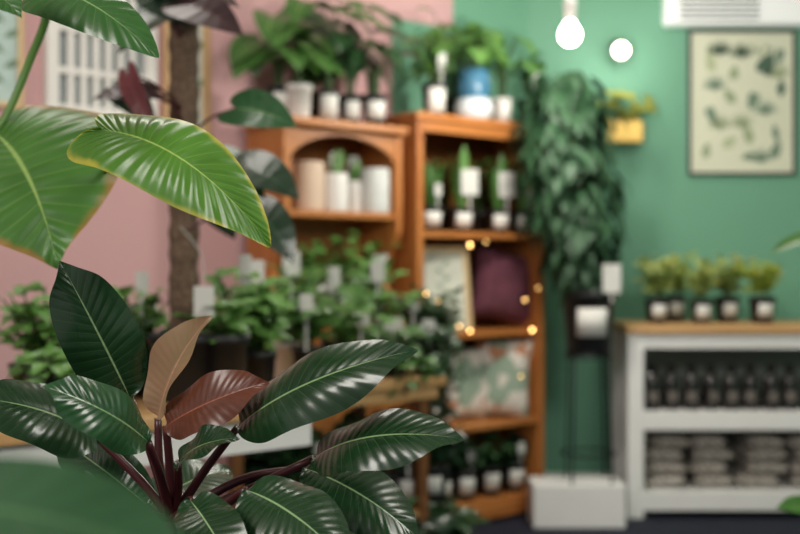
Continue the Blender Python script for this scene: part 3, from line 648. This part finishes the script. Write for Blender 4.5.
rl(158,418,1.27,209,318,1.24,24,(-.6,-.8,.2),L_nw,.6,.04,via=(160,470,1.27),bend=-.05)
rl(166,426,1.25,265,383,1.2,29,(-.1,-.85,.5),L_br,.3,.07,via=(170,470,1.26),curl=.25)
rl(238,427,1.23,411,351,1.15,39,(-.2,-.8,.6),L_g1,.2,.12,via=(205,470,1.25),curl=.45,bend=.02)
rl(314,458,1.22,458,438,1.13,36,(-.05,-.72,.68),L_g1,.2,.12,via=(225,500,1.25),curl=.4)
rl(304,468,1.25,416,536,1.2,36,(.3,-.78,.55),L_g1,.15,.1,via=(240,480,1.26),curl=.3)
rl(246,490,1.16,345,560,1.1,44,(.25,-.8,.6),L_g1,.15,.12,via=(215,510,1.22),curl=.4)
rl(330,512,1.3,420,560,1.3,28,(.2,-.7,.7),L_g1,.15,.08,via=(245,515,1.28))
rl(100,440,1.27,-26,398,1.2,38,(.1,-.72,.68),L_g1,.2,.12,via=(140,480,1.27),curl=.4)
rl(148,442,1.2,46,387,1.12,31,(.3,-.8,.55),L_g2,.2,.1,via=(160,475,1.23),curl=.35)
rl(178,464,1.22,236,438,1.16,20,(.0,-.7,.7),L_g1,.2,.10,via=(178,490,1.25))
rl(150,508,1.28,60,440,1.34,28,(-.2,-.7,.7),L_g1,.15,.08,via=(160,515,1.27))
rl(120,500,1.2,40,500,1.12,30,(-.1,-.7,.7),L_g1,.15,.08,via=(150,515,1.25))
rl(140,512,1.35,230,470,1.5,26,(.1,-.7,.7),L_g1,.15,.08,via=(160,520,1.3))
rl(190,500,1.15,240,580,1.05,30,(.1,-.8,.6),L_g1,.15,.08,via=(182,512,1.22))
# plant B : tall philodendron with big ribbed leaves
bx,by=-.86,1.22
e=root('large_leaf_plant',(bx,by,0),'tall plant with big ribbed bright green leaves','potted plant')
pot_parts(e,.17,.32,M_terr,'rim')
M_gst=mat('5f8440',.45,.1)
main=[(bx,by,.26),(bx+.02,by,.7),(bx+.08,by-.02,1.2),(bx+.16,by-.04,1.65)]
b=MB(); b.tube(main,.022,.014,n=12); b.obj('stem',M_gst,e,origin=e.location)
L_A=leafmat('4c7f33','9aba66',nv=16,rough=.38,bump=.25,trans=.2,edge='a07a3a',coat=.15,mid=.02,var=.4,vs=.3,ew=.80)
L_B=leafmat('5a8f32','a9c868',nv=22,rough=.3,bump=.25,trans=.2,edge='bcb848',coat=.25,mid=.02,var=.45,vs=.25,ew=.86)
L_C=leafmat('37682f','86a868',nv=16,rough=.26,bump=.15,trans=.12,coat=.35,mid=.026,var=.35,vs=.22)
Bp=at(-6,132,1.62);T=at(58,268,1.5); world_leaf(e,Bp,T,116/F*1.56,(.2,-.9,.35),L_A,'cord',fold=.1,arch=.12,rip=.0018,nv=16,wav=.010,rows=80,cols=10,curl=.28,bend=-.05)
world_tube(e,[main[3],at(-40,-70,1.3),at(25,-40,1.5),at(47,8,1.6),at(30,60,1.64),at(10,108,1.64),Bp],.008,.005,M_gst)
Bp=at(102,130,1.22);T=at(271,246,1.13); world_leaf(e,Bp,T,46/F*1.18,(-.40,-.6,.74),L_B,'long',fold=.12,arch=.12,rip=.0008,nv=22,wav=.006,rows=110,cols=10,curl=.4,bend=-.045)
world_tube(e,[V(main[2])+V((.02,0,.1)),at(-90,215,1.70),at(40,205,1.82),at(108,168,1.55),at(112,146,1.3),Bp],.006,.0035,M_gst)
Bp=at(44,-10,1.2);T=at(159,58,1.12); world_leaf(e,Bp,T,33/F*1.16,(-.3,-.6,.75),L_C,'long',fold=.12,arch=.12,rip=.0005,nv=16,rows=70,cols=8,curl=.4)
world_tube(e,[V(main[3])+V((-.01,0,-.05)),at(-60,-60,1.2),Bp],.006,.0035,M_gst)
Bp=at(-30,-20,1.1);T=at(22,18,1.05); world_leaf(e,Bp,T,34/F*1.08,(0,-.7,.7),L_C,'cord',fold=.12,arch=.1,rip=.0007,nv=16,rows=50,cols=8)
world_tube(e,[main[3],at(-80,-60,1.15),Bp],.005,.0035,M_gst)
# plant C : very near low plant
cx,cy=-.36,.5
stand(cx,cy,.46,.12,'round light wooden stool under a green plant')
e=root('broad_leaf_plant',(cx,cy,.46),'green broad-leaved plant in terracotta pot','potted plant')
pot_parts(e,.1,.18,M_terr,'rim')
L_N=leafmat('2b5a34','5f8a58',nv=12,rough=.45,bump=.1,trans=.1,coat=.1,mid=.03,var=.4)
for (B_,T_2,hw) in (((-130,512,.5),(195,568,.48),68),((-380,560,.52),(-560,480,.55),60),((-330,600,.6),(-260,420,.75),50)):
    Bp=at(*B_);T=at(*T_2); world_leaf(e,Bp,T,hw/F*.5,(.1,-.5,.85),L_N,'ell',fold=.15,arch=.1,rip=.0005,nv=12,rows=40,cols=6)
    world_tube(e,[(cx,cy,.61),(V((cx,cy,.66))+Bp)/2,Bp],.005,.0035,M_gst)
# plant D : floor plant whose leaves reach in from the right
e=root('floor_plant',(1.35,3.1,0),'tall leafy floor plant in white pot','potted plant')
pot_parts(e,.15,.3,M_white,'cyl')
for (B_,T_2,hw,nh) in (((838,236,2.95),(772,253,2.9),9,(0,-.5,.85)),((835,520,2.95),(778,508,2.85),14,(0,-.6,.8)),((880,180,3.1),(950,130,3.1),22,(0,-.5,.85)),((900,300,3.2),(980,310,3.2),22,(0,-.5,.85)),((880,400,3.0),(830,380,2.9),14,(0,-.5,.85))):
    Bp=at(*B_);T=at(*T_2)
    world_leaf(e,Bp,T,hw/F*3,nh,L_mid,'ell',fold=.2,arch=.1,rip=.0004,nv=10,rows=24,cols=4)
    world_tube(e,[(1.35,3.1,.26),V((1.35,3.1,.3+(Bp.z-.3)*.6)),Bp],.006,.003,M_gst)
# ---------------------------------------------------------------- light
def area(loc,tgt,size,en,col):
    l=bpy.data.lights.new('area','AREA'); l.energy=en; l.color=col; l.shape='RECTANGLE'; l.size=size[0]; l.size_y=size[1]
    o=bpy.data.objects.new('fill_area_light',l); bpy.context.collection.objects.link(o); o.location=loc
    o.rotation_euler=(V(tgt)-V(loc)).to_track_quat('-Z','Y').to_euler()
area((-1.5,-.3,2.3),(0,2.2,1.0),(.9,.9),34,(1,.95,.88))  # soft light standing for the unseen shop window behind camera, left
area((1.6,.6,2.6),(1.1,4.8,.5),(1.4,1.0),60,(1,.96,.89))  # added fill to brighten the bench side, not a window
area((.9,4.0,2.72),(.9,4.2,0),(1.2,.5),14,(1,.94,.85))  # added overhead fill near the plant stand, no fixture modelled
area((-.7,2.6,2.72),(-.6,3.2,0),(.8,.4),10,(1,.94,.86))  # extra overhead fill over the left tables, without any fixture
w=bpy.data.worlds.new('w'); scene.world=w; w.use_nodes=True; bg=w.node_tree.nodes['Background']; bg.inputs[0].default_value=(1,.97,.96,1); bg.inputs[1].default_value=.36
# ---------------------------------------------------------------- camera
c=bpy.data.cameras.new('camera'); co=bpy.data.objects.new('camera',c); bpy.context.collection.objects.link(co); co.location=(0,0,CH); co.rotation_euler=(math.pi/2,0,0)
c.lens=50; c.sensor_width=36; c.clip_start=.02; c.dof.use_dof=True; c.dof.focus_distance=1.2; c.dof.aperture_fstop=3.6
scene.camera=co
scene.view_settings.view_transform='Standard'
